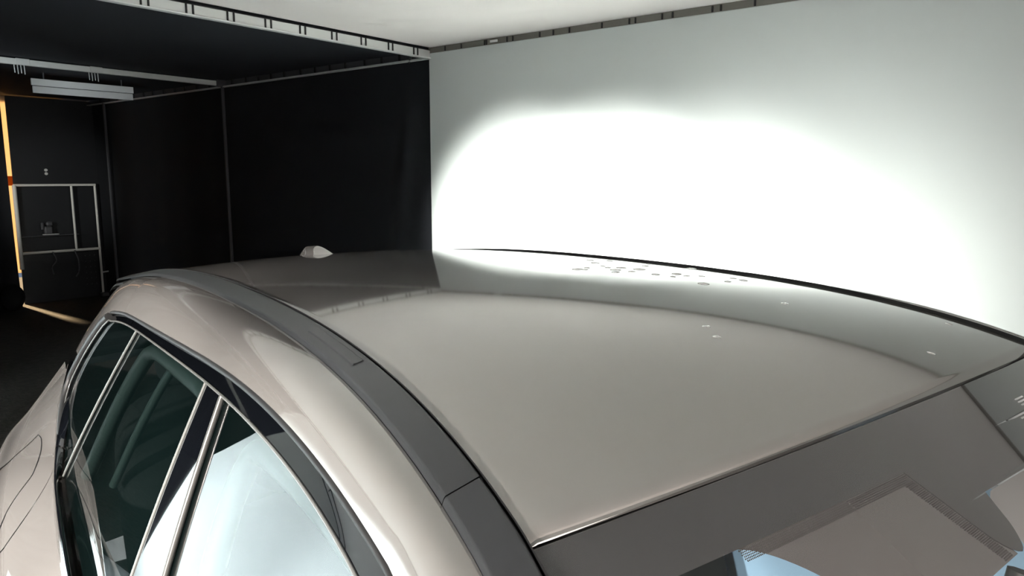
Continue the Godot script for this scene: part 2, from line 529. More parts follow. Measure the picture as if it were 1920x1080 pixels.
# a flood light on a low stand: glowing face and a spot of the same place and colour
func flood(at: Vector3, towards: Vector3, energy: float, angle: float, color: Color, label: String, soft := 0.25) -> void:
	var o := root("flood_lamp", Vector3(at.x, 0, at.z))
	tag(o, label, "lamp", "low flood lamps aimed at the white sheets")
	var dir := (towards - at).normalized()
	var bs := Basis.looking_at(dir, Vector3.UP)
	var c := Vector3(0, at.y, 0)
	put("housing", box(c - dir * 0.06, Vector3(0.34, 0.26, 0.10), 0.02, bs), M.alu_dark, o)
	var e := mat(color, 0.5)
	e.emission_enabled = true
	e.emission = color
	e.emission_energy_multiplier = 3.0
	put("lamp_face", box(c - dir * 0.005, Vector3(0.28, 0.20, 0.006), 0.002, bs), e, o)
	put("stand", tube([Vector3(0, 0.02, 0), c - dir * 0.1 - Vector3(0, 0.1, 0)], 0.014, 8), M.alu_dark, o)
	for k in 3:
		put("leg", tube([Vector3(0, 0.18, 0), Vector3(cos(k * TAU / 3) * 0.25, 0.012, sin(k * TAU / 3) * 0.25)], 0.010, 6), M.alu_dark, o)
	var l := SpotLight3D.new()
	l.name = "lamp_light"
	l.position = c + dir * 0.03
	l.basis = bs
	l.spot_angle = angle
	l.spot_angle_attenuation = soft
	l.spot_range = 14.0
	l.spot_attenuation = 2.0
	l.light_energy = energy
	l.light_color = color
	l.light_size = 0.08
	l.shadow_enabled = true
	o.add_child(l, true)

func lamps() -> void:
	var day := Color(0.99, 1.0, 0.975)
	flood(Vector3(3.6, 0.85, -3.62), Vector3(4.9, 1.02, -3.66), 7.0, 44.5, day, "low black flood lamp behind the car, nearest the black curtains", 0.3)
	flood(Vector3(3.6, 0.85, -2.85), Vector3(4.9, 1.03, -2.9), 6.5, 44.0, day, "low black flood lamp behind the car, second from the black curtains", 0.3)
	flood(Vector3(3.6, 0.85, -2.15), Vector3(4.9, 1.02, -2.15), 5.2, 45.0, day, "low black flood lamp behind the car, third from the black curtains", 0.6)
	flood(Vector3(3.2, 0.75, -1.35), Vector3(4.9, 0.9, -1.35), 4.0, 54.0, day, "low black flood lamp behind the car, nearest the front", 1.0)
	var cool := Color(0.93, 0.98, 1.0)
	flood(Vector3(-0.7, 0.45, -3.45), Vector3(-0.65, 0.62, -4.8), 12.5, 45.0, cool, "low black flood lamp aimed at the white rear sheet, nearer the car", 0.5)
	flood(Vector3(-2.0, 0.45, -3.45), Vector3(-2.0, 0.62, -4.8), 12.5, 45.0, cool, "low black flood lamp aimed at the white rear sheet, farther from the car", 0.5)
	soft_panel(Vector3(1.0, 0.9, 5.3), Vector3(1.6, 2.9, 0.0), Vector2(4.0, 1.4), 3.7, Color(1, 0.97, 0.94), "wide white soft light panel tilted up at the front end of the booth")
	var warm := Color(1, 0.965, 0.93)
	flood(Vector3(-1.2, 2.3, -6.2), Vector3(4.25, 1.6, -11.6), 12.0, 8.0, day, "tall flood lamp in the black half aimed at the rear end", 1.0)
	var beside := ["windscreen", "front seats", "rear seats", "rear pillar", "tail"]
	for k in 5:
		var z := 0.40 - k * 0.76
		flood(Vector3(-2.3, 2.15, z), Vector3(0.16 + 0.2 * k, 0.93, z - 0.45), [22.0, 40.0, 38.0, 14.0, 9.0][k], 15.5, warm, "tall warm flood lamp left of the car, level with its " + beside[k], 0.7)

# a soft light: a glowing sheet in a frame on two posts, and an area light of the same size before it
func soft_panel(at: Vector3, towards: Vector3, size: Vector2, energy: float, color: Color, label: String) -> void:
	var p := root("soft_panel", Vector3(at.x, 0, at.z))
	tag(p, label, "lamp")
	var bs := Basis.looking_at((towards - at).normalized(), Vector3.UP)
	var c := Vector3(0, at.y, 0)
	put("frame", box(c + bs.z * 0.06, Vector3(size.x + 0.12, size.y + 0.12, 0.06), 0.01, bs), M.alu_dark, p)
	var e := mat(Color.WHITE, 0.8)
	e.emission_enabled = true
	e.emission = color
	e.emission_energy_multiplier = 0.7
	put("lamp_face", box(c + bs.z * 0.01, Vector3(size.x, size.y, 0.02), 0.004, bs), e, p)
	for sx in [-0.4, 0.4]:
		var foot: Vector3 = bs.x * size.x * sx
		put("leg", tube([foot + Vector3(0, 0.0, 0) + bs.z * 0.12, foot + c + bs.z * 0.12], 0.02, 8), M.alu_dark, p)
	var l := AreaLight3D.new()
	l.name = "panel_light"
	l.area_size = size
	l.position = c - bs.z * 0.02
	l.basis = bs
	l.light_energy = energy
	l.light_color = color
	l.area_range = 16.0
	l.area_attenuation = 2.0
	l.shadow_enabled = true
	p.add_child(l, true)

# ------------------------------------------------------------------ the car
# Car axes: origin on the floor below the middle of the windscreen header, +z to the front, +x to the white wall.
func roof_edge(z: float) -> float:
	if z > 0.0:
		return 1.47 - 0.297 * z - 0.33 * (z - 0.03 * (1.0 - exp(-z / 0.03)))
	var s := minf(-z, 2.15)
	var y := 1.75 - 0.27997 + s * (0.29699 + s * (-0.4824 + s * (0.40882 + s * (-0.18001 + s * 0.029293))))
	if -z > 2.15:
		var e := -z - 2.15
		y -= 0.136 * e + 0.9 * e * e
	return y

func roof_half(z: float) -> float:
	if z > 0.0:
		return 0.555 + 0.15 * z
	return 0.555 - 0.12072 * (1.0 - exp(z / 0.67448))

func roof_crown(z: float) -> float:
	var s := clampf(-z, -0.06, 2.2)
	return 0.03066 - 0.0165 * s + 0.01308 * s * s - 0.00443 * s * s * s

func header_z(x: float) -> float:
	return 0.047 * (1.0 - pow(x / 0.57, 2.0))

func roof_point(x: float, z: float) -> Vector3:
	var u := clampf(absf(x) / roof_half(z), 0.0, 1.0)
	var roll := maxf(0.0, 1.0 - (roof_half(z) - absf(x)) / 0.005)
	return Vector3(x, roof_edge_smooth(z) + roof_crown(z) * (1.0 - pow(u, 1.941)) - 0.004 * roll * roll, z)

# the roof panel itself runs on smoothly to the header
func roof_edge_smooth(z: float) -> float:
	if z > 0.0:
		return 1.47003 - 0.29699 * z - 0.4824 * z * z
	return roof_edge(z)

func nose_drop(d: float) -> float:      # how far the window line falls ahead of the header
	return 0.27 * d + 0.75 * d * d if d < 0.25 else 0.114375 + 0.645 * (d - 0.25)

func top_y(z: float) -> float:      # upper edge of the window trim
	if z > -0.05:
		return 1.4411 - nose_drop(z + 0.05)
	var s := -z
	return 1.4252 + s * (0.3466 + s * (-0.6222 + s * (0.4121 - 0.0999 * s)))

func top_x(z: float) -> float:
	if z > -0.05:
		return 0.6472 + 0.16 * (z + 0.05)
	var s := -z
	return 0.6511 - s * (0.079 + s * (-0.034 + 0.0083 * s))

func glass_top(z: float) -> float:
	if z > -0.06:
		return 1.4157 - nose_drop(z + 0.06)
	var s := minf(-z, 1.75)
	return 1.3978 + s * (0.3316 + s * (-0.5756 + s * (0.3821 - 0.0953 * s)))

func side_half(y: float, z: float) -> float:   # half width of the glass house
	var dy := 1.42 - y
	var a := -z - 0.4
	return 0.66 + 0.42 * dy - 0.15 * dy * dy - 0.07 * (1.0 - 0.3 * maxf(0.0, dy)) * (sqrt(a * a + 0.04) + a) * 0.5 + 0.05 * maxf(0.0, z)

func belt_y(z: float) -> float:
	return 1.005 + 0.9 * pow(maxf(0.0, -z - 1.5), 2.0)

func side_point(y: float, z: float, inset: float, sx: float) -> Vector3:
	return Vector3(sx * (side_half(y, z) - inset), y, z)

const BELT := [Vector3(0.62, 1.10, -2.44), Vector3(0.675, 1.045, -2.20), Vector3(0.715, 0.99, -1.955), Vector3(0.7355, 0.985, -1.77), Vector3(0.762, 0.985, -1.52), Vector3(0.787, 0.985, -1.14), Vector3(0.806, 0.98, -0.6), Vector3(0.818, 0.97, 0.0), Vector3(0.825, 0.955, 0.7)]
const HAUNCH := [Vector3(0.60, 1.06, -2.66), Vector3(0.735, 0.98, -2.42), Vector3(0.822, 0.95, -2.22), Vector3(0.875, 0.915, -1.95), Vector3(0.895, 0.89, -1.6), Vector3(0.905, 0.87, -1.2), Vector3(0.915, 0.855, -0.6), Vector3(0.918, 0.84, 0.0), Vector3(0.915, 0.82, 0.7)]
const WAIST := [Vector3(0.58, 0.75, -2.72), Vector3(0.79, 0.74, -2.50), Vector3(0.875, 0.70, -2.25), Vector3(0.905, 0.66, -1.95), Vector3(0.915, 0.64, -1.6), Vector3(0.92, 0.62, -1.2), Vector3(0.922, 0.60, -0.6), Vector3(0.92, 0.60, 0.0), Vector3(0.915, 0.60, 0.7)]
const SILL := [Vector3(0.55, 0.34, -2.66), Vector3(0.76, 0.32, -2.46), Vector3(0.84, 0.28, -2.22), Vector3(0.865, 0.26, -1.95), Vector3(0.87, 0.25, -1.6), Vector3(0.87, 0.24, -1.2), Vector3(0.87, 0.24, -0.6), Vector3(0.87, 0.24, 0.0), Vector3(0.87, 0.25, 0.7)]

func flank(t: float, v: float, sx: float, out := 0.0) -> Vector3:
	var a: Vector3 = curve(BELT, t)
	var b := curve(HAUNCH, t)
	var c := curve(WAIST, t)
	var d := curve(SILL, t)
	var e := a.lerp(b, 0.55) + Vector3(0.022, -0.004, 0.0) * (1.0 if t > 0.12 else t / 0.12)
	var p := curve([a, e, b, c, d], v)
	p.x = (p.x + out) * sx
	return p

func cant(t: float) -> Array:
	# pairs a point at the outer edge of the roof moulding with one on the window trim's upper edge, front to rear
	var zf := 0.72
	if t < 0.8:
		var z := lerpf(zf, -1.50, pow(t / 0.8, 0.85))
		return [Vector3(roof_half(z) + 0.046, roof_edge(z) - 0.010, z), Vector3(top_x(z), top_y(z), z)]
	var k := (t - 0.8) / 0.2
	var up := curve([Vector3(roof_half(-1.5) + 0.046, roof_edge(-1.5) - 0.012, -1.5), Vector3(0.49, roof_edge(-1.75) - 0.012, -1.75), Vector3(0.478, roof_edge(-1.95) - 0.014, -1.95), Vector3(0.468, 1.425, -2.12), Vector3(0.50, 1.352, -2.24), Vector3(0.55, 1.27, -2.30), Vector3(0.60, 1.20, -2.28)], k)
	var lo := curve([Vector3(top_x(-1.5), top_y(-1.5), -1.5), Vector3(0.577, 1.416, -1.62), Vector3(0.575, 1.396, -1.745), Vector3(0.583, 1.366, -1.80), Vector3(0.594, 1.332, -1.855), Vector3(0.608, 1.28, -1.95), Vector3(0.622, 1.215, -2.05)], k)
	return [up, lo]

func cant_point(t: float, v: float, sx: float) -> Vector3:
	var ab: Array = cant(t)
	var a: Vector3 = ab[0]
	var b: Vector3 = ab[1]
	# a rolled section: leaves the moulding nearly level and meets the trim steeply
	var d := b - a
	var o := Vector3(maxf(d.x, 0.02), 0, 0)
	var t0 := Vector3(d.x * 1.15, d.y * 0.55, d.z)
	var t1 := Vector3(d.x * 0.75, d.y * 1.6, d.z)
	var v2 := v * v
	var v3 := v2 * v
	var p := a * (2.0 * v3 - 3.0 * v2 + 1.0) + t0 * (v3 - 2.0 * v2 + v) + b * (-2.0 * v3 + 3.0 * v2) + t1 * (v3 - v2)
	p += Vector3(0.3, 0.9, -0.1 if t > 0.85 else 0.0).normalized() * 0.012 * sin(PI * v)
	p.x *= sx
	return p

func strip_part(z0: float, z1: float, x0: float, x1: float, lift: float, n: int, sx: float) -> ArrayMesh:
	# a ribbon beside the roof panel with rounded edges, between offsets x0 and x1 from the panel's edge
	return sheet(func(u: float, v: float):
		var z := lerpf(z0, z1, v)
		var edge := minf(u, 1.0 - u) * (x1 - x0)
		var w := lerpf(x0, x1, u)
		var y := roof_edge(z) - 0.24 * w + lift - 0.006 * pow(maxf(0.0, 1.0 - edge / 0.004), 2.0)
		return Vector3(sx * (roof_half(z) + w), y, z), 24, n)

func pane(b0: float, b1: float, t0: float, t1: float, inset: float, sx: float, drop := 0.0, nu := 24, nv := 24) -> ArrayMesh:
	# a window between slanted edges that run from b0/b1 on the belt to t0/t1 under the trim
	return sheet(func(u: float, v: float):
		var zb := lerpf(b0, b1, u)
		var zt := lerpf(t0, t1, u)
		var z := lerpf(zb, zt, v)
		var y := lerpf(belt_y(zb), glass_top(zt) - drop, v)
		return side_point(y, z, inset, sx), nu, nv, Vector3(sx, 0.3, 0))

func edge_line(b: float, t: float, inset: float, sx: float, y0 := 0.0, n := 16) -> Array:
	var r: Array = []
	for i in n + 1:
		var v := float(i) / n
		r.append(side_point(lerpf(belt_y(b) - y0, glass_top(t), v), lerpf(b, t, v), inset, sx))
	return r

# rear edge of the quarter window, from its foot over the rear tip to its top corner
const QUARTER := [Vector2(-1.744, 1.041), Vector2(-1.87, 1.068), Vector2(-1.955, 1.105), Vector2(-1.985, 1.155), Vector2(-1.955, 1.205), Vector2(-1.885, 1.275), Vector2(-1.775, 1.352), Vector2(-1.70, 1.383)]

func quarter(t: float) -> Vector2:
	var c: Array = []
	for p in QUARTER:
		c.append(Vector3(p.x, p.y, 0))
	var q := curve(c, t)
	return Vector2(q.x, q.y)

func build_car() -> void:
	var yaw := deg_to_rad(-14.48)
	var b := Basis(Vector3.UP, yaw)
	car = root("car", Vector3.ZERO - b * Vector3(-0.90458, 0, 0.45055), yaw)
	tag(car, "silver-grey car with dark roof mouldings and black window trim parked in the white booth", "car")
	# roof panel with its rolled front edge
	put("roof_panel", sheet(func(u: float, v: float):
		var front := 0.04
		if v < front:
			var k := 1.0 - v / front
			var x := (u * 2.0 - 1.0) * roof_half(0.0)
			var p := roof_point(x, header_z(x) * 0.9)
			var w := k * 1.35
			return p + Vector3(0, -0.014 * (1.0 - cos(w)) - 0.004 * k, 0.014 * sin(w))
		var s := (v - front) / (1.0 - front)
		var x0 := (u * 2.0 - 1.0) * roof_half(0.0)
		var z := lerpf(header_z(x0) * 0.9, -2.36, s)
		return roof_point((u * 2.0 - 1.0) * roof_half(z), z), 120, 200), M.paint, car)
	# the tail under the roof, seen only past the roof's rear edge
	var tail := func(x: float, v: float) -> Vector3:
		var c := curve([Vector3(roof_half(-2.36), 1.36, -2.34), Vector3(0.50, 1.22, -2.46), Vector3(0.585, 1.06, -2.64), Vector3(0.58, 0.75, -2.72), Vector3(0.55, 0.34, -2.66)], v)
		return Vector3(x * c.x, c.y, c.z - 0.08 * (1.0 - x * x))
	put("rear_window", sheet(func(u: float, v: float): return tail.call(u * 2.0 - 1.0, v * 0.5), 24, 20, Vector3.FORWARD), M.gloss_black, car)
	put("tailgate", sheet(func(u: float, v: float): return tail.call(u * 2.0 - 1.0, 0.5 + v * 0.5), 24, 30, Vector3.FORWARD), M.paint, car)
	for sx in [-1.0, 1.0]:
		car_side(sx)
	windscreen()
	nose()
	cabin()
	# roof aerial
	var fin := put("antenna", sheet(func(u: float, v: float):
		var l: float = lerpf(-0.12, 0.12, u)
		var hgt: float = 0.028 * smoothstep(-0.12, -0.075, l) * smoothstep(0.135, -0.01, l)
		var half: float = 0.030 * sqrt(maxf(0.0, 1.0 - pow(l / 0.121, 2.0)))
		var w := PI * v
		var up := pow(sin(w), 0.45)
		var spread := lerpf(1.0, 0.35, up)
		var x: float = -cos(w) * half * spread
		return Vector3(-0.065 + x, roof_point(-0.065 + x, -1.56 + l).y - 0.003 + hgt * up, -1.56 + l), 40, 28), M.paint, car)
	fin.set_meta("label", "low silver fin-shaped roof antenna")

func car_side(sx: float) -> void:
	var side := Vector3(sx, 0.4, 0)
	# dark moulding in the roof ditch, in two lengths, with a cover flap
	var ditch := put("roof_ditch", strip_part(0.75, -2.3, -0.004, 0.052, -0.0085, 160, sx), M.dark_gap, car)
	ditch.set_meta("label", "black sunken channel below the roof moulding")
	var m := put("roof_molding", strip_part(-0.0575, -2.2, 0.0022, 0.045, 0.006, 200, sx), M.molding, car)
	put("molding_cover", strip_part(-0.345, -0.52, 0.010, 0.030, 0.0072, 40, sx), M.molding, m)
	put("pillar_molding", strip_part(0.75, -0.0558, 0.003, 0.0455, 0.0062, 120, sx), M.molding, car)
	put("molding_edge", sheet(func(u: float, v: float):
		var z := lerpf(0.72, -2.2, v)
		return Vector3(sx * (roof_half(z) + 0.0018 - 0.001 * u), roof_edge(z) + 0.0055 - 0.016 * u, z), 2, 200, Vector3(-sx, 0, 0)), M.dark_gap, m)
	# cant rail, roof pillar and rear quarter of the glass house in one painted skin
	put("body_side", sheet(func(u: float, v: float): return cant_point(u, v, sx), 200, 28, side), M.paint, car)
	# gloss black trim between the paint and the glass
	var trim := func(z0: float, z1: float, n: int) -> ArrayMesh:
		return sheet(func(u: float, v: float):
			var z: float = lerpf(z0, z1, u)
			var a := Vector3(sx * (top_x(z) - 0.006), top_y(z) - 0.006, z)
			var c := side_point(glass_top(z), z, -0.001, sx)
			return a.lerp(c, v) + Vector3(sx * 0.0003 * sin(PI * v), 0, 0), n, 8, side)
	put("door_trim", trim.call(0.7, -1.385, 120), M.gloss_black, car)
	put("quarter_trim", sheet(func(u: float, v: float):
		var c := cant(0.8 + 0.2 * u) if u > 0.0 else cant(0.8)
		var lo: Vector3 = c[1]
		var z := lerpf(-1.39, -1.70, clampf(u / 0.38, 0.0, 1.0))
		if u < 0.02:
			lo = Vector3(top_x(-1.39), top_y(-1.39), -1.39)
		var g: Vector3
		if u < 0.38:
			g = side_point(glass_top(z), z, -0.001, 1.0)
		else:
			var qq := quarter(1.0 - (u - 0.38) / 0.62 * 0.52)
			g = side_point(qq.y, qq.x, -0.001, 1.0)
		var p := (lo - Vector3(0.006, 0.005, 0.0)).lerp(g, v)
		return Vector3(p.x * sx, p.y, p.z), 60, 8, side), M.gloss_black, car)
	var gap: Array = []
	for i in 161:
		var c := cant_point(float(i) / 160.0, 1.0, sx)
		gap.append(c + Vector3(-0.001 * sx, -0.003, 0))
	put("weather_strip", tube(gap, 0.0045, 8), M.rubber, car)
	# panes
	put("front_door_glass", pane(0.60, -0.505, 0.42, -0.545, 0.004, sx, 0.0, 40, 24), M.side_glass, car)
	put("rear_door_glass", pane(-0.715, -1.607, -0.643, -1.291, 0.004, sx, 0.0, 40, 24), M.side_glass, car)
	put("quarter_glass", sheet(func(u: float, v: float):
		var e := quarter(v)
		var zl := lerpf(-1.607, -1.291, v)
		var yl := lerpf(1.022, glass_top(-1.291), v)
		return side_point(lerpf(yl, e.y, u), lerpf(zl, e.x, u), 0.004, sx), 24, 30, side), M.side_glass, car)
	put("pillar_cover", pane(-0.515, -0.705, -0.552, -0.636, -0.001, sx, 0.0, 8, 24), M.gloss_black, car)
	# bright edges
	put("pillar_strip", tube(edge_line(-0.712, -0.641, -0.001, sx), 0.0028, 8), M.chrome, car)
	put("pillar_strip", tube(edge_line(-0.51, -0.548, -0.001, sx), 0.0045, 8), M.satin, car)
	put("division_bar", tube(edge_line(-1.607, -1.291, 0.0, sx), 0.0032, 8), M.chrome, car)
	var top: Array = []
	for i in 81:
		var z := lerpf(0.45, -1.66, i / 80.0)
		top.append(side_point(glass_top(z), z, -0.002, sx))
	for i in 25:
		var e := quarter(1.0 - i / 24.0)
		top.append(side_point(e.y, e.x, -0.002, sx))
	put("window_strip", tube(top, 0.0022, 8), M.chrome, car)
	var outer: Array = []
	for i in 25:
		var e := quarter(1.0 - i / 24.0)
		outer.append(side_point(e.y + 0.006, e.x - 0.022, -0.004, sx))
	put("gasket", tube(outer, 0.010, 8), M.rubber, car)
	# belt moulding, in two lengths
	var belt := func(t0: float, t1: float, n: int) -> ArrayMesh:
		return sheet(func(u: float, v: float):
			var t: float = lerpf(t0, t1, u)
			var a: Vector3 = curve(BELT, t)
			var z := maxf(a.z + 0.06, -1.76)
			var c := Vector3(side_half(belt_y(z), z) + 0.002, belt_y(z), z)
			if a.z < -1.9:
				c = c.lerp(Vector3(0.62, 1.18, -2.05), smoothstep(-1.9, -2.44, a.z))
			var p := a.lerp(c, v) + Vector3(0.004, 0.030, 0) * sin(PI * v)
			return Vector3(p.x * sx, p.y, p.z), n, 10, Vector3(sx, 1, 0))
	put("belt_molding", belt.call(0.367, 1.0, 100), M.gloss_black, car)
	put("quarter_molding", belt.call(0.0, 0.363, 60), M.gloss_black, car)
	# painted flank: the rear quarter and the two doors, split along their shut lines
	var cut_rear := func(v: float) -> float: return 0.365 + 0.185 * (1.0 - exp(-v / 0.13)) - 0.10 * smoothstep(0.45, 0.9, v)
	var cut_mid := func(v: float) -> float: return 0.735 + 0.0 * v
	put("quarter_panel", sheet(func(u: float, v: float): return flank(lerpf(0.0, cut_rear.call(v), u), v, sx), 60, 70, Vector3(sx, 0.5, 0)), M.paint, car)
	put("rear_door", sheet(func(u: float, v: float): return flank(lerpf(cut_rear.call(v) + 0.003, cut_mid.call(v), u), v, sx), 60, 70, Vector3(sx, 0.5, 0)), M.paint, car)
	put("front_door", sheet(func(u: float, v: float): return flank(lerpf(cut_mid.call(v) + 0.003, 1.0, u), v, sx), 40, 70, Vector3(sx, 0.5, 0)), M.paint, car)
	put("shut_line", sheet(func(u: float, v: float): return flank(cut_rear.call(v) + lerpf(-0.002, 0.006, u), v, sx, -0.006), 3, 70, Vector3(sx, 0.5, 0)), M.dark_gap, car)
	put("shut_line", sheet(func(u: float, v: float): return flank(cut_mid.call(v) + lerpf(-0.002, 0.006, u), v, sx, -0.006), 3, 70, Vector3(sx, 0.5, 0)), M.dark_gap, car)
	if sx < 0.0:
		var outline := [[0.21, 0.13], [0.225, 0.105], [0.26, 0.095], [0.30, 0.10], [0.345, 0.112], [0.38, 0.13], [0.42, 0.18], [0.455, 0.24], [0.50, 0.34], [0.49, 0.44], [0.42, 0.47], [0.38, 0.42], [0.345, 0.35], [0.315, 0.29], [0.26, 0.20], [0.21, 0.13]]
		var loop: Array = []
		var flat: Array = []
		for q in outline:
			flat.append(Vector3(q[0], q[1], 0))
		for i in 90:
			var q := curve(flat, i / 90.0)
			loop.append(flank(q.x, q.y, sx, -0.0004))
		var door := put("fuel_door", tube(loop, 0.0016, 6, true), M.dark_gap, car)
		door.set_meta("label", "rounded fuel door outline in the rear quarter")
	# soft seals inside the windows
	var ring := func(z_a: float, z_b: float, t_a: float, t_b: float) -> Array:
		var c: Array = []
		for k in [[0.06, 0.06], [0.04, 0.5], [0.05, 0.80], [0.14, 0.89], [0.5, 0.90], [0.86, 0.89], [0.95, 0.80], [0.96, 0.5], [0.94, 0.06]]:
			var zb: float = lerpf(z_a, z_b, k[0])
			var zt: float = lerpf(t_a, t_b, k[0])
			c.append(side_point(lerpf(belt_y(zb), glass_top(zt), k[1]), lerpf(zb, zt, k[1]), 0.045, sx))
		return sample(c, 64)
	put("window_seal", tube(ring.call(-0.715, -1.607, -0.643, -1.291), 0.017, 8), M.seal, car)
	put("window_seal", tube(ring.call(-0.72, -1.56, -0.665, -1.25).map(func(p): return p - Vector3(0.05 * sx, 0.02, 0)), 0.010, 8), M.seal, car)
	put("window_seal", tube(ring.call(0.60, -0.505, 0.42, -0.545), 0.017, 8), M.seal, car)
	# wheels
	for z in [-1.95, 0.95]:
		var wheel := put("wheel", lathe([Vector2(0.0, 0.0), Vector2(0.22, 0.0), Vector2(0.235, 0.02), Vector2(0.30, 0.03), Vector2(0.34, 0.01), Vector2(0.345, -0.10), Vector2(0.34, -0.21), Vector2(0.29, -0.23), Vector2(0.0, -0.23)], 48), M.tyre, car)
		wheel.position = Vector3(sx * 0.84, 0.345, z)
		wheel.rotation.z = -sx * PI / 2
		put("wheel_rim", lathe([Vector2(0.0, 0.012), Vector2(0.05, 0.014), Vector2(0.06, 0.006), Vector2(0.20, 0.004), Vector2(0.225, 0.014), Vector2(0.232, 0.002)], 48), M.rim, wheel)

func lathe(p: Array, n: int) -> ArrayMesh:
	var st := SurfaceTool.new()
	st.begin(Mesh.PRIMITIVE_TRIANGLES)
	for i in p.size() - 1:
		for k in n:
			var q: Array[Vector3] = []
			for e in [[i, k], [i + 1, k], [i + 1, k + 1], [i, k + 1]]:
				var a: float = TAU * e[1] / n
				var r: Vector2 = p[e[0]]
				q.append(Vector3(cos(a) * r.x, r.y, sin(a) * r.x))
			for v in [0, 2, 1, 0, 3, 2]:
				st.add_vertex(q[v])
	st.generate_normals()
	return st.commit()

const SLOPE := 0.6494    # tangent of the windscreen's slope

func screen_point(x: float, z: float, down := 0.0) -> Vector3:
	var h := 0.57 + 0.16 * maxf(0.0, z)
	var y := 1.47 + 0.026 * (1.0 - pow(x / 0.57, 2.0)) - (z - header_z(x)) * SLOPE
	return Vector3(x, y, z) + Vector3(0, -0.842, -0.539) * down

func windscreen() -> void:
	put("windshield", sheet(func(u: float, v: float):
		var s := u * 2.0 - 1.0
		var z := lerpf(0.020, 0.80, v)
		var x := s * (0.562 + 0.16 * z)
		return screen_point(x, header_z(x) + z, 0.004), 60, 60, Vector3(0, 1, 0.6)), M.screen_glass, car)
	put("header_seal", sheet(func(u: float, v: float):
		var x := (u * 2.0 - 1.0) * 0.562
		return screen_point(x, header_z(x) * 0.95 + lerpf(-0.01, 0.028, v), 0.018), 60, 4, Vector3(0, 1, 0.6)), M.dark_gap, car)
	# black printed border: a band under the header and a tongue behind the mirror, its corner cut for the sensor
	put("frit_band", sheet(func(u: float, v: float):
		var s := u * 2.0 - 1.0
		var x := s * 0.562
		var depth := 0.073
		return screen_point(x, header_z(x) + lerpf(0.020, depth, v), 0.0056), 80, 10, Vector3(0, 1, 0.6)), M.frit, car)
	put("frit_tongue", sheet(func(u: float, v: float):
		var z := lerpf(0.118, 0.217, v)
		var round_ := sqrt(maxf(0.0, 1.0 - pow(clampf((v - 0.75) / 0.25, 0.0, 1.0), 2.0)))
		var a: float = lerpf(-0.124, -0.092, v)
		var c := lerpf(0.20, 0.20, v) if v < 0.48 else lerpf(-0.036, -0.06, (v - 0.48) / 0.52)
		var mid := (a + c) * 0.5
		var hw := (c - a) * 0.5 * (round_ if v >= 0.48 else 1.0)
		return screen_point(lerpf(mid - hw, mid + hw, u), z, 0.0056), 20, 50, Vector3(0, 1, 0.6)), M.frit, car)
	put("sensor_plate", sheet(func(u: float, v: float):
		var r := 0.012
		var z := lerpf(0.167, 0.26, v)
		var a := lerpf(-0.034, -0.085, v)
		a += r * (1.0 - sqrt(maxf(0.0, 1.0 - pow(clampf(1.0 - (z - 0.167) / r, 0.0, 1.0), 2.0))))
		return screen_point(lerpf(a, 0.20, u), z, 0.008), 16, 24, Vector3(0, 1, 0.6)), M.plate, car)
	put("frit_shade", sheet(func(u: float, v: float):
		var zm := lerpf(0.118, 0.216, v)
		var a: float = lerpf(-0.392, -0.284, v)
		var c := lerpf(-0.118, -0.085, v)
		var x := lerpf(a, c, u)
		return screen_point(x, lerpf(header_z(x) + 0.071, zm, v), 0.0062), 20, 20, Vector3(0, 1, 0.6)), M.frit_shade, car)
	# printed dots fading the border out between the sun visors
	var dot := CylinderMesh.new()
	dot.top_radius = 0.00088
	dot.bottom_radius = 0.00088
	dot.height = 0.0002
	dot.radial_segments = 6
	dot.rings = 0
	var at: Array[Transform3D] = []
	var tilt := Basis(Vector3.RIGHT, atan(SLOPE))
	var row := 0
	var z := 0.124
	while z < 0.215:
		var right := lerpf(-0.126, -0.092, clampf((z - 0.118) / 0.1, 0.0, 1.0))
		for k in 9:      # a fringe beside the tongue
			at.append(Transform3D(tilt, screen_point(right - 0.001 - k * 0.002 - (0.001 if row % 2 else 0.0), z, 0.006)))
		z += 0.0017
		row += 1
	for k in 130:        # and one below the band
		for r in 6:
			var x := -0.385 + k * 0.002 + (0.001 if r % 2 else 0.0)
			at.append(Transform3D(tilt, screen_point(x, header_z(x) + 0.0745 + r * 0.0017, 0.006)))
	var mm := MultiMesh.new()
	mm.transform_format = MultiMesh.TRANSFORM_3D
	mm.mesh = dot
	mm.instance_count = at.size()
	for i in at.size():
		mm.set_instance_transform(i, at[i])
	var dots := MultiMeshInstance3D.new()
	dots.name = "frit_dots"
	dots.multimesh = mm
	dots.material_override = M.frit_dot
	dots.set_meta("kind", "stuff")
	car.add_child(dots, true)
	# ribbed pale patch in the far upper corner
	var patch := put("ribbed_patch", box(Vector3.ZERO, Vector3(0.10, 0.002, 0.04), 0.0008, tilt), M.frit, car)
	patch.position = screen_point(0.225, 0.113, 0.009)
	for i in 8:
		var rib := put("rib", box(Vector3(0, 0.0018, 0), Vector3(0.096, 0.0012, 0.0024), 0.0004, tilt), M.pale_board, patch)
		rib.position = tilt * Vector3(0, 0, -0.017 + i * 0.005)
	# light sensor pod against the glass
	var dome := SphereMesh.new()
	dome.radius = 0.013
	dome.height = 0.016
	var pod := put("sensor_pod", dome, M.chrome, car)
	pod.position = screen_point(-0.168, 0.136, 0.016)
	# mirror
	var mir := put("rear_mirror", box(Vector3(-0.12, 1.30, 0.215), Vector3(0.22, 0.06, 0.03), 0.014), M.rubber, car)
	put("stem", tube([Vector3(-0.10, 1.325, 0.215), Vector3(-0.09, 1.365, 0.218)], 0.012, 8), M.rubber, mir)

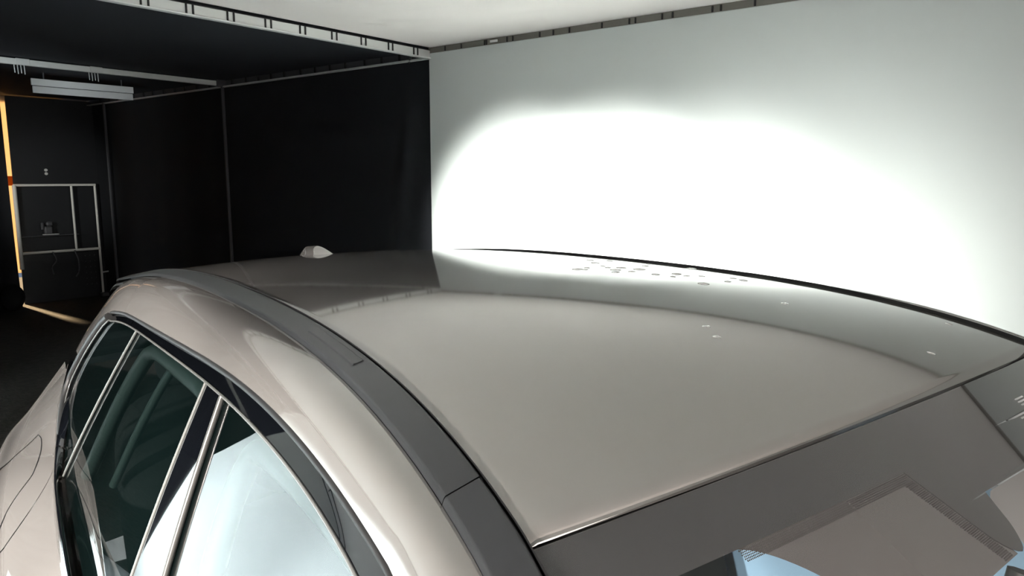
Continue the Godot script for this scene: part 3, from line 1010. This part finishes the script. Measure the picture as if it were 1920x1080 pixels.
func nose() -> void:
	put("hood", sheet(func(u: float, v: float):
		var s := u * 2.0 - 1.0
		var zz := lerpf(0.86, 1.72, v)
		return Vector3(s * lerpf(0.80, 0.66, v * v), 1.0 - 0.06 * s * s - 0.16 * v - 0.10 * v * v, zz - 0.12 * s * s * v), 30, 30), M.paint, car)
	put("cowl", sheet(func(u: float, v: float):
		var s := u * 2.0 - 1.0
		return Vector3(s * 0.80, lerpf(0.985, 0.95, v) - 0.05 * s * s, lerpf(0.74, 0.88, v)), 20, 4), M.rubber, car)
	for sx in [-1.0, 1.0]:
		put("fender", sheet(func(u: float, v: float):
			var z := lerpf(0.7, 1.72, u)
			var out := lerpf(0.918, 0.74, smoothstep(0.3, 1.0, u))
			var c := curve([Vector3(minf(0.82, out - 0.08), 0.96 - 0.22 * u * u, z), Vector3(out - 0.01, 0.84 - 0.12 * u, z), Vector3(out, 0.6, z), Vector3(out - 0.05, 0.26, z)], v)
			return Vector3(c.x * sx, c.y, c.z), 24, 24, Vector3(sx, 0.4, 0)), M.paint, car)
	put("bumper", sheet(func(u: float, v: float):
		var s := u * 2.0 - 1.0
		return Vector3(s * 0.75, lerpf(0.74, 0.24, v), 1.72 + 0.10 * sin(PI * (0.25 + v * 0.6)) - 0.16 * s * s), 24, 16, Vector3.BACK), M.paint, car)
	put("underbody", box(Vector3(0, 0.27, -0.45), Vector3(1.55, 0.10, 4.2), 0.03), M.rubber, car)

func cabin() -> void:
	put("headliner", sheet(func(u: float, v: float):
		var z := lerpf(-0.10, -2.2, v)
		var x := (u * 2.0 - 1.0) * (roof_half(z) - 0.02)
		return roof_point(x, z) - Vector3(0, 0.05, 0), 20, 20, Vector3.DOWN), M.headliner, car)
	put("dashboard", sheet(func(u: float, v: float):
		var s := u * 2.0 - 1.0
		var c := curve([Vector3(0, 0.96, 0.74), Vector3(0, 0.99, 0.5), Vector3(0, 0.97, 0.30), Vector3(0, 0.86, 0.22), Vector3(0, 0.6, 0.28)], v)
		return Vector3(s * 0.70, c.y - 0.03 * s * s, c.z), 16, 24, Vector3(0, 1, -0.3)), M.cabin, car)
	put("cabin_floor", box(Vector3(0, 0.36, -0.8), Vector3(1.5, 0.06, 2.9), 0.02), M.cabin, car)
	for sx in [-1.0, 1.0]:
		var film: bool = sx > 0.0
		var lining := put("door_lining", sheet(func(u: float, v: float): return Vector3(sx * lerpf(0.77, 0.70, pow(v, 3.0)), lerpf(0.4, 1.0, v), lerpf(0.6, -1.6, u)), 16, 12, Vector3(-sx, 0, 0)), M.cabin, car)
		if film:
			var fm := put("protective_film", sheet(func(u: float, v: float): return Vector3(lerpf(0.755, 0.63, pow(v, 2.0)), lerpf(0.55, 1.16, v) + 0.01 * sin(u * 20.0), lerpf(0.5, -1.1, u)), 30, 12, Vector3(-1, 0, 0)), M.film, lining)
			fm.set_meta("label", "pale blue protective film on the far door")
		if not film:
			put("pillar_lining", tube([side_point(1.0, -0.61, 0.06, sx), side_point(1.42, -0.60, 0.05, sx)], 0.045, 10, false, 0.5), M.seal, car)
		seat(Vector3(sx * 0.37, 0.40, -0.55), 0.50, "front_seat")
	seat(Vector3(-0.36, 0.42, -1.35), 0.52, "rear_seat")
	seat(Vector3(0.36, 0.42, -1.35), 0.52, "rear_seat")
	var w := TorusMesh.new()
	w.inner_radius = 0.155
	w.outer_radius = 0.185
	var wheel := put("steering_wheel", w, M.rubber, car)
	wheel.position = Vector3(0.37, 0.86, 0.14)
	wheel.rotation.x = deg_to_rad(65.0)
	put("hub", box(Vector3.ZERO, Vector3(0.30, 0.04, 0.07), 0.02), M.rubber, wheel)

func pad(c: Vector3, size: Vector3, p: float, basis: Basis) -> ArrayMesh:
	# a cushion: a superellipsoid
	return sheet(func(u: float, v: float):
		var a: float = u * TAU
		var b: float = (v - 0.5) * PI
		var sp := func(x: float) -> float: return signf(x) * pow(absf(x), p)
		return c + basis * (Vector3(sp.call(cos(b)) * sp.call(cos(a)), sp.call(sin(b)), sp.call(cos(b)) * sp.call(sin(a))) * size * 0.5), 32, 20, Vector3.UP)

func seat(at: Vector3, w: float, called: String) -> void:
	var o := put(called, pad(at + Vector3(0, 0.12, 0.18), Vector3(w, 0.22, 0.55), 0.4, Basis.IDENTITY), M.seat, car)
	var lean := Basis(Vector3.RIGHT, deg_to_rad(-18.0))
	put("backrest", pad(at + Vector3(0, 0.46, -0.16), Vector3(w, 0.68, 0.18), 0.45, lean), M.seat, o)
	put("headrest", pad(at + Vector3(0, 0.86, -0.30), Vector3(0.27, 0.18, 0.11), 0.55, lean), M.seat, o)
	for x in [-0.06, 0.06]:
		put("post", tube([at + Vector3(x, 0.74, -0.26), at + Vector3(x, 0.84, -0.29)], 0.007, 6), M.alu, o)

# ------------------------------------------------------------------ water
const RANK := [3, 4, 5, 2, 6, 8, 9, 11, 12, 10, 13, 14, 15, 16, 17, 18, 20, 21, 23, 24, 22, 0, 1, 19, 7]
const ORDER := ["first", "second", "third", "fourth", "fifth", "sixth", "seventh", "eighth", "ninth", "tenth", "eleventh", "twelfth", "thirteenth", "fourteenth", "fifteenth", "sixteenth", "seventeenth", "eighteenth", "nineteenth", "twentieth", "twenty-first", "twenty-second", "twenty-third", "twenty-fourth", "last"]

func droplets() -> void:
	var spots := [Vector2(0.312, -0.826), Vector2(0.26, -0.755), Vector2(0.22, -0.689), Vector2(0.158, -0.674), Vector2(0.208, -0.662), Vector2(0.19, -0.622), Vector2(0.161, -0.593), Vector2(0.204, -0.589), Vector2(0.256, -0.616), Vector2(0.237, -0.651), Vector2(0.344, -0.679), Vector2(0.40, -0.72), Vector2(0.218, -0.537), Vector2(0.229, -0.502), Vector2(0.276, -0.532), Vector2(0.272, -0.503), Vector2(0.306, -0.492), Vector2(0.212, -0.414), Vector2(0.363, -0.457), Vector2(0.361, -0.432), Vector2(0.297, -0.422), Vector2(0.12, -0.661), Vector2(0.129, -0.649), Vector2(0.435, -0.622), Vector2(0.36, -0.809), Vector2(-0.054, -0.2), Vector2(-0.078, -0.164), Vector2(0.221, -0.009), Vector2(0.47, -0.086), Vector2(0.208, -0.241)]
	for i in spots.size():
		var p: Vector2 = spots[i]
		var r := rng.randf_range(0.0055, 0.0105) if i < 25 else 0.0055
		var e := rng.randf_range(1.0, 1.5)
		var ph := rng.randf_range(0.0, TAU)
		var d := put("water_droplet", sheet(func(u: float, v: float):
			var a: float = u * TAU
			var rr: float = r * (1.0 + 0.15 * sin(2.0 * a + ph)) * sin(v * PI)
			return Vector3(cos(a) * rr * e, -0.0006 + (0.27 if v < 0.5 else 0.04) * r * cos(v * PI), sin(a) * rr), 24, 14, Vector3.UP), M.water)
		var c := roof_point(p.x, p.y)
		var dx := (roof_point(p.x + 0.01, p.y) - roof_point(p.x - 0.01, p.y)).normalized()
		var dz := (roof_point(p.x, p.y + 0.01) - roof_point(p.x, p.y - 0.01)).normalized()
		var n := dz.cross(dx).normalized()
		d.transform = car.transform * Transform3D(Basis(dx, n, dx.cross(n)), c + n * 0.0003)
		if i < 25:
			tag(d, ORDER[RANK[i]] + " water droplet from the left in the cluster by the far roof edge", "droplet", "water droplets by the far roof edge")
		else:
			tag(d, ["upper of two lone water droplets near the middle of the silver roof", "lower of two lone water droplets near the middle of the silver roof", "lone bright water droplet just above the far end of the windscreen header", "lone faint droplet beside the far roof moulding near the front", "tiny lone droplet on the plain roof between the cluster and the front"][i - 25], "droplet")
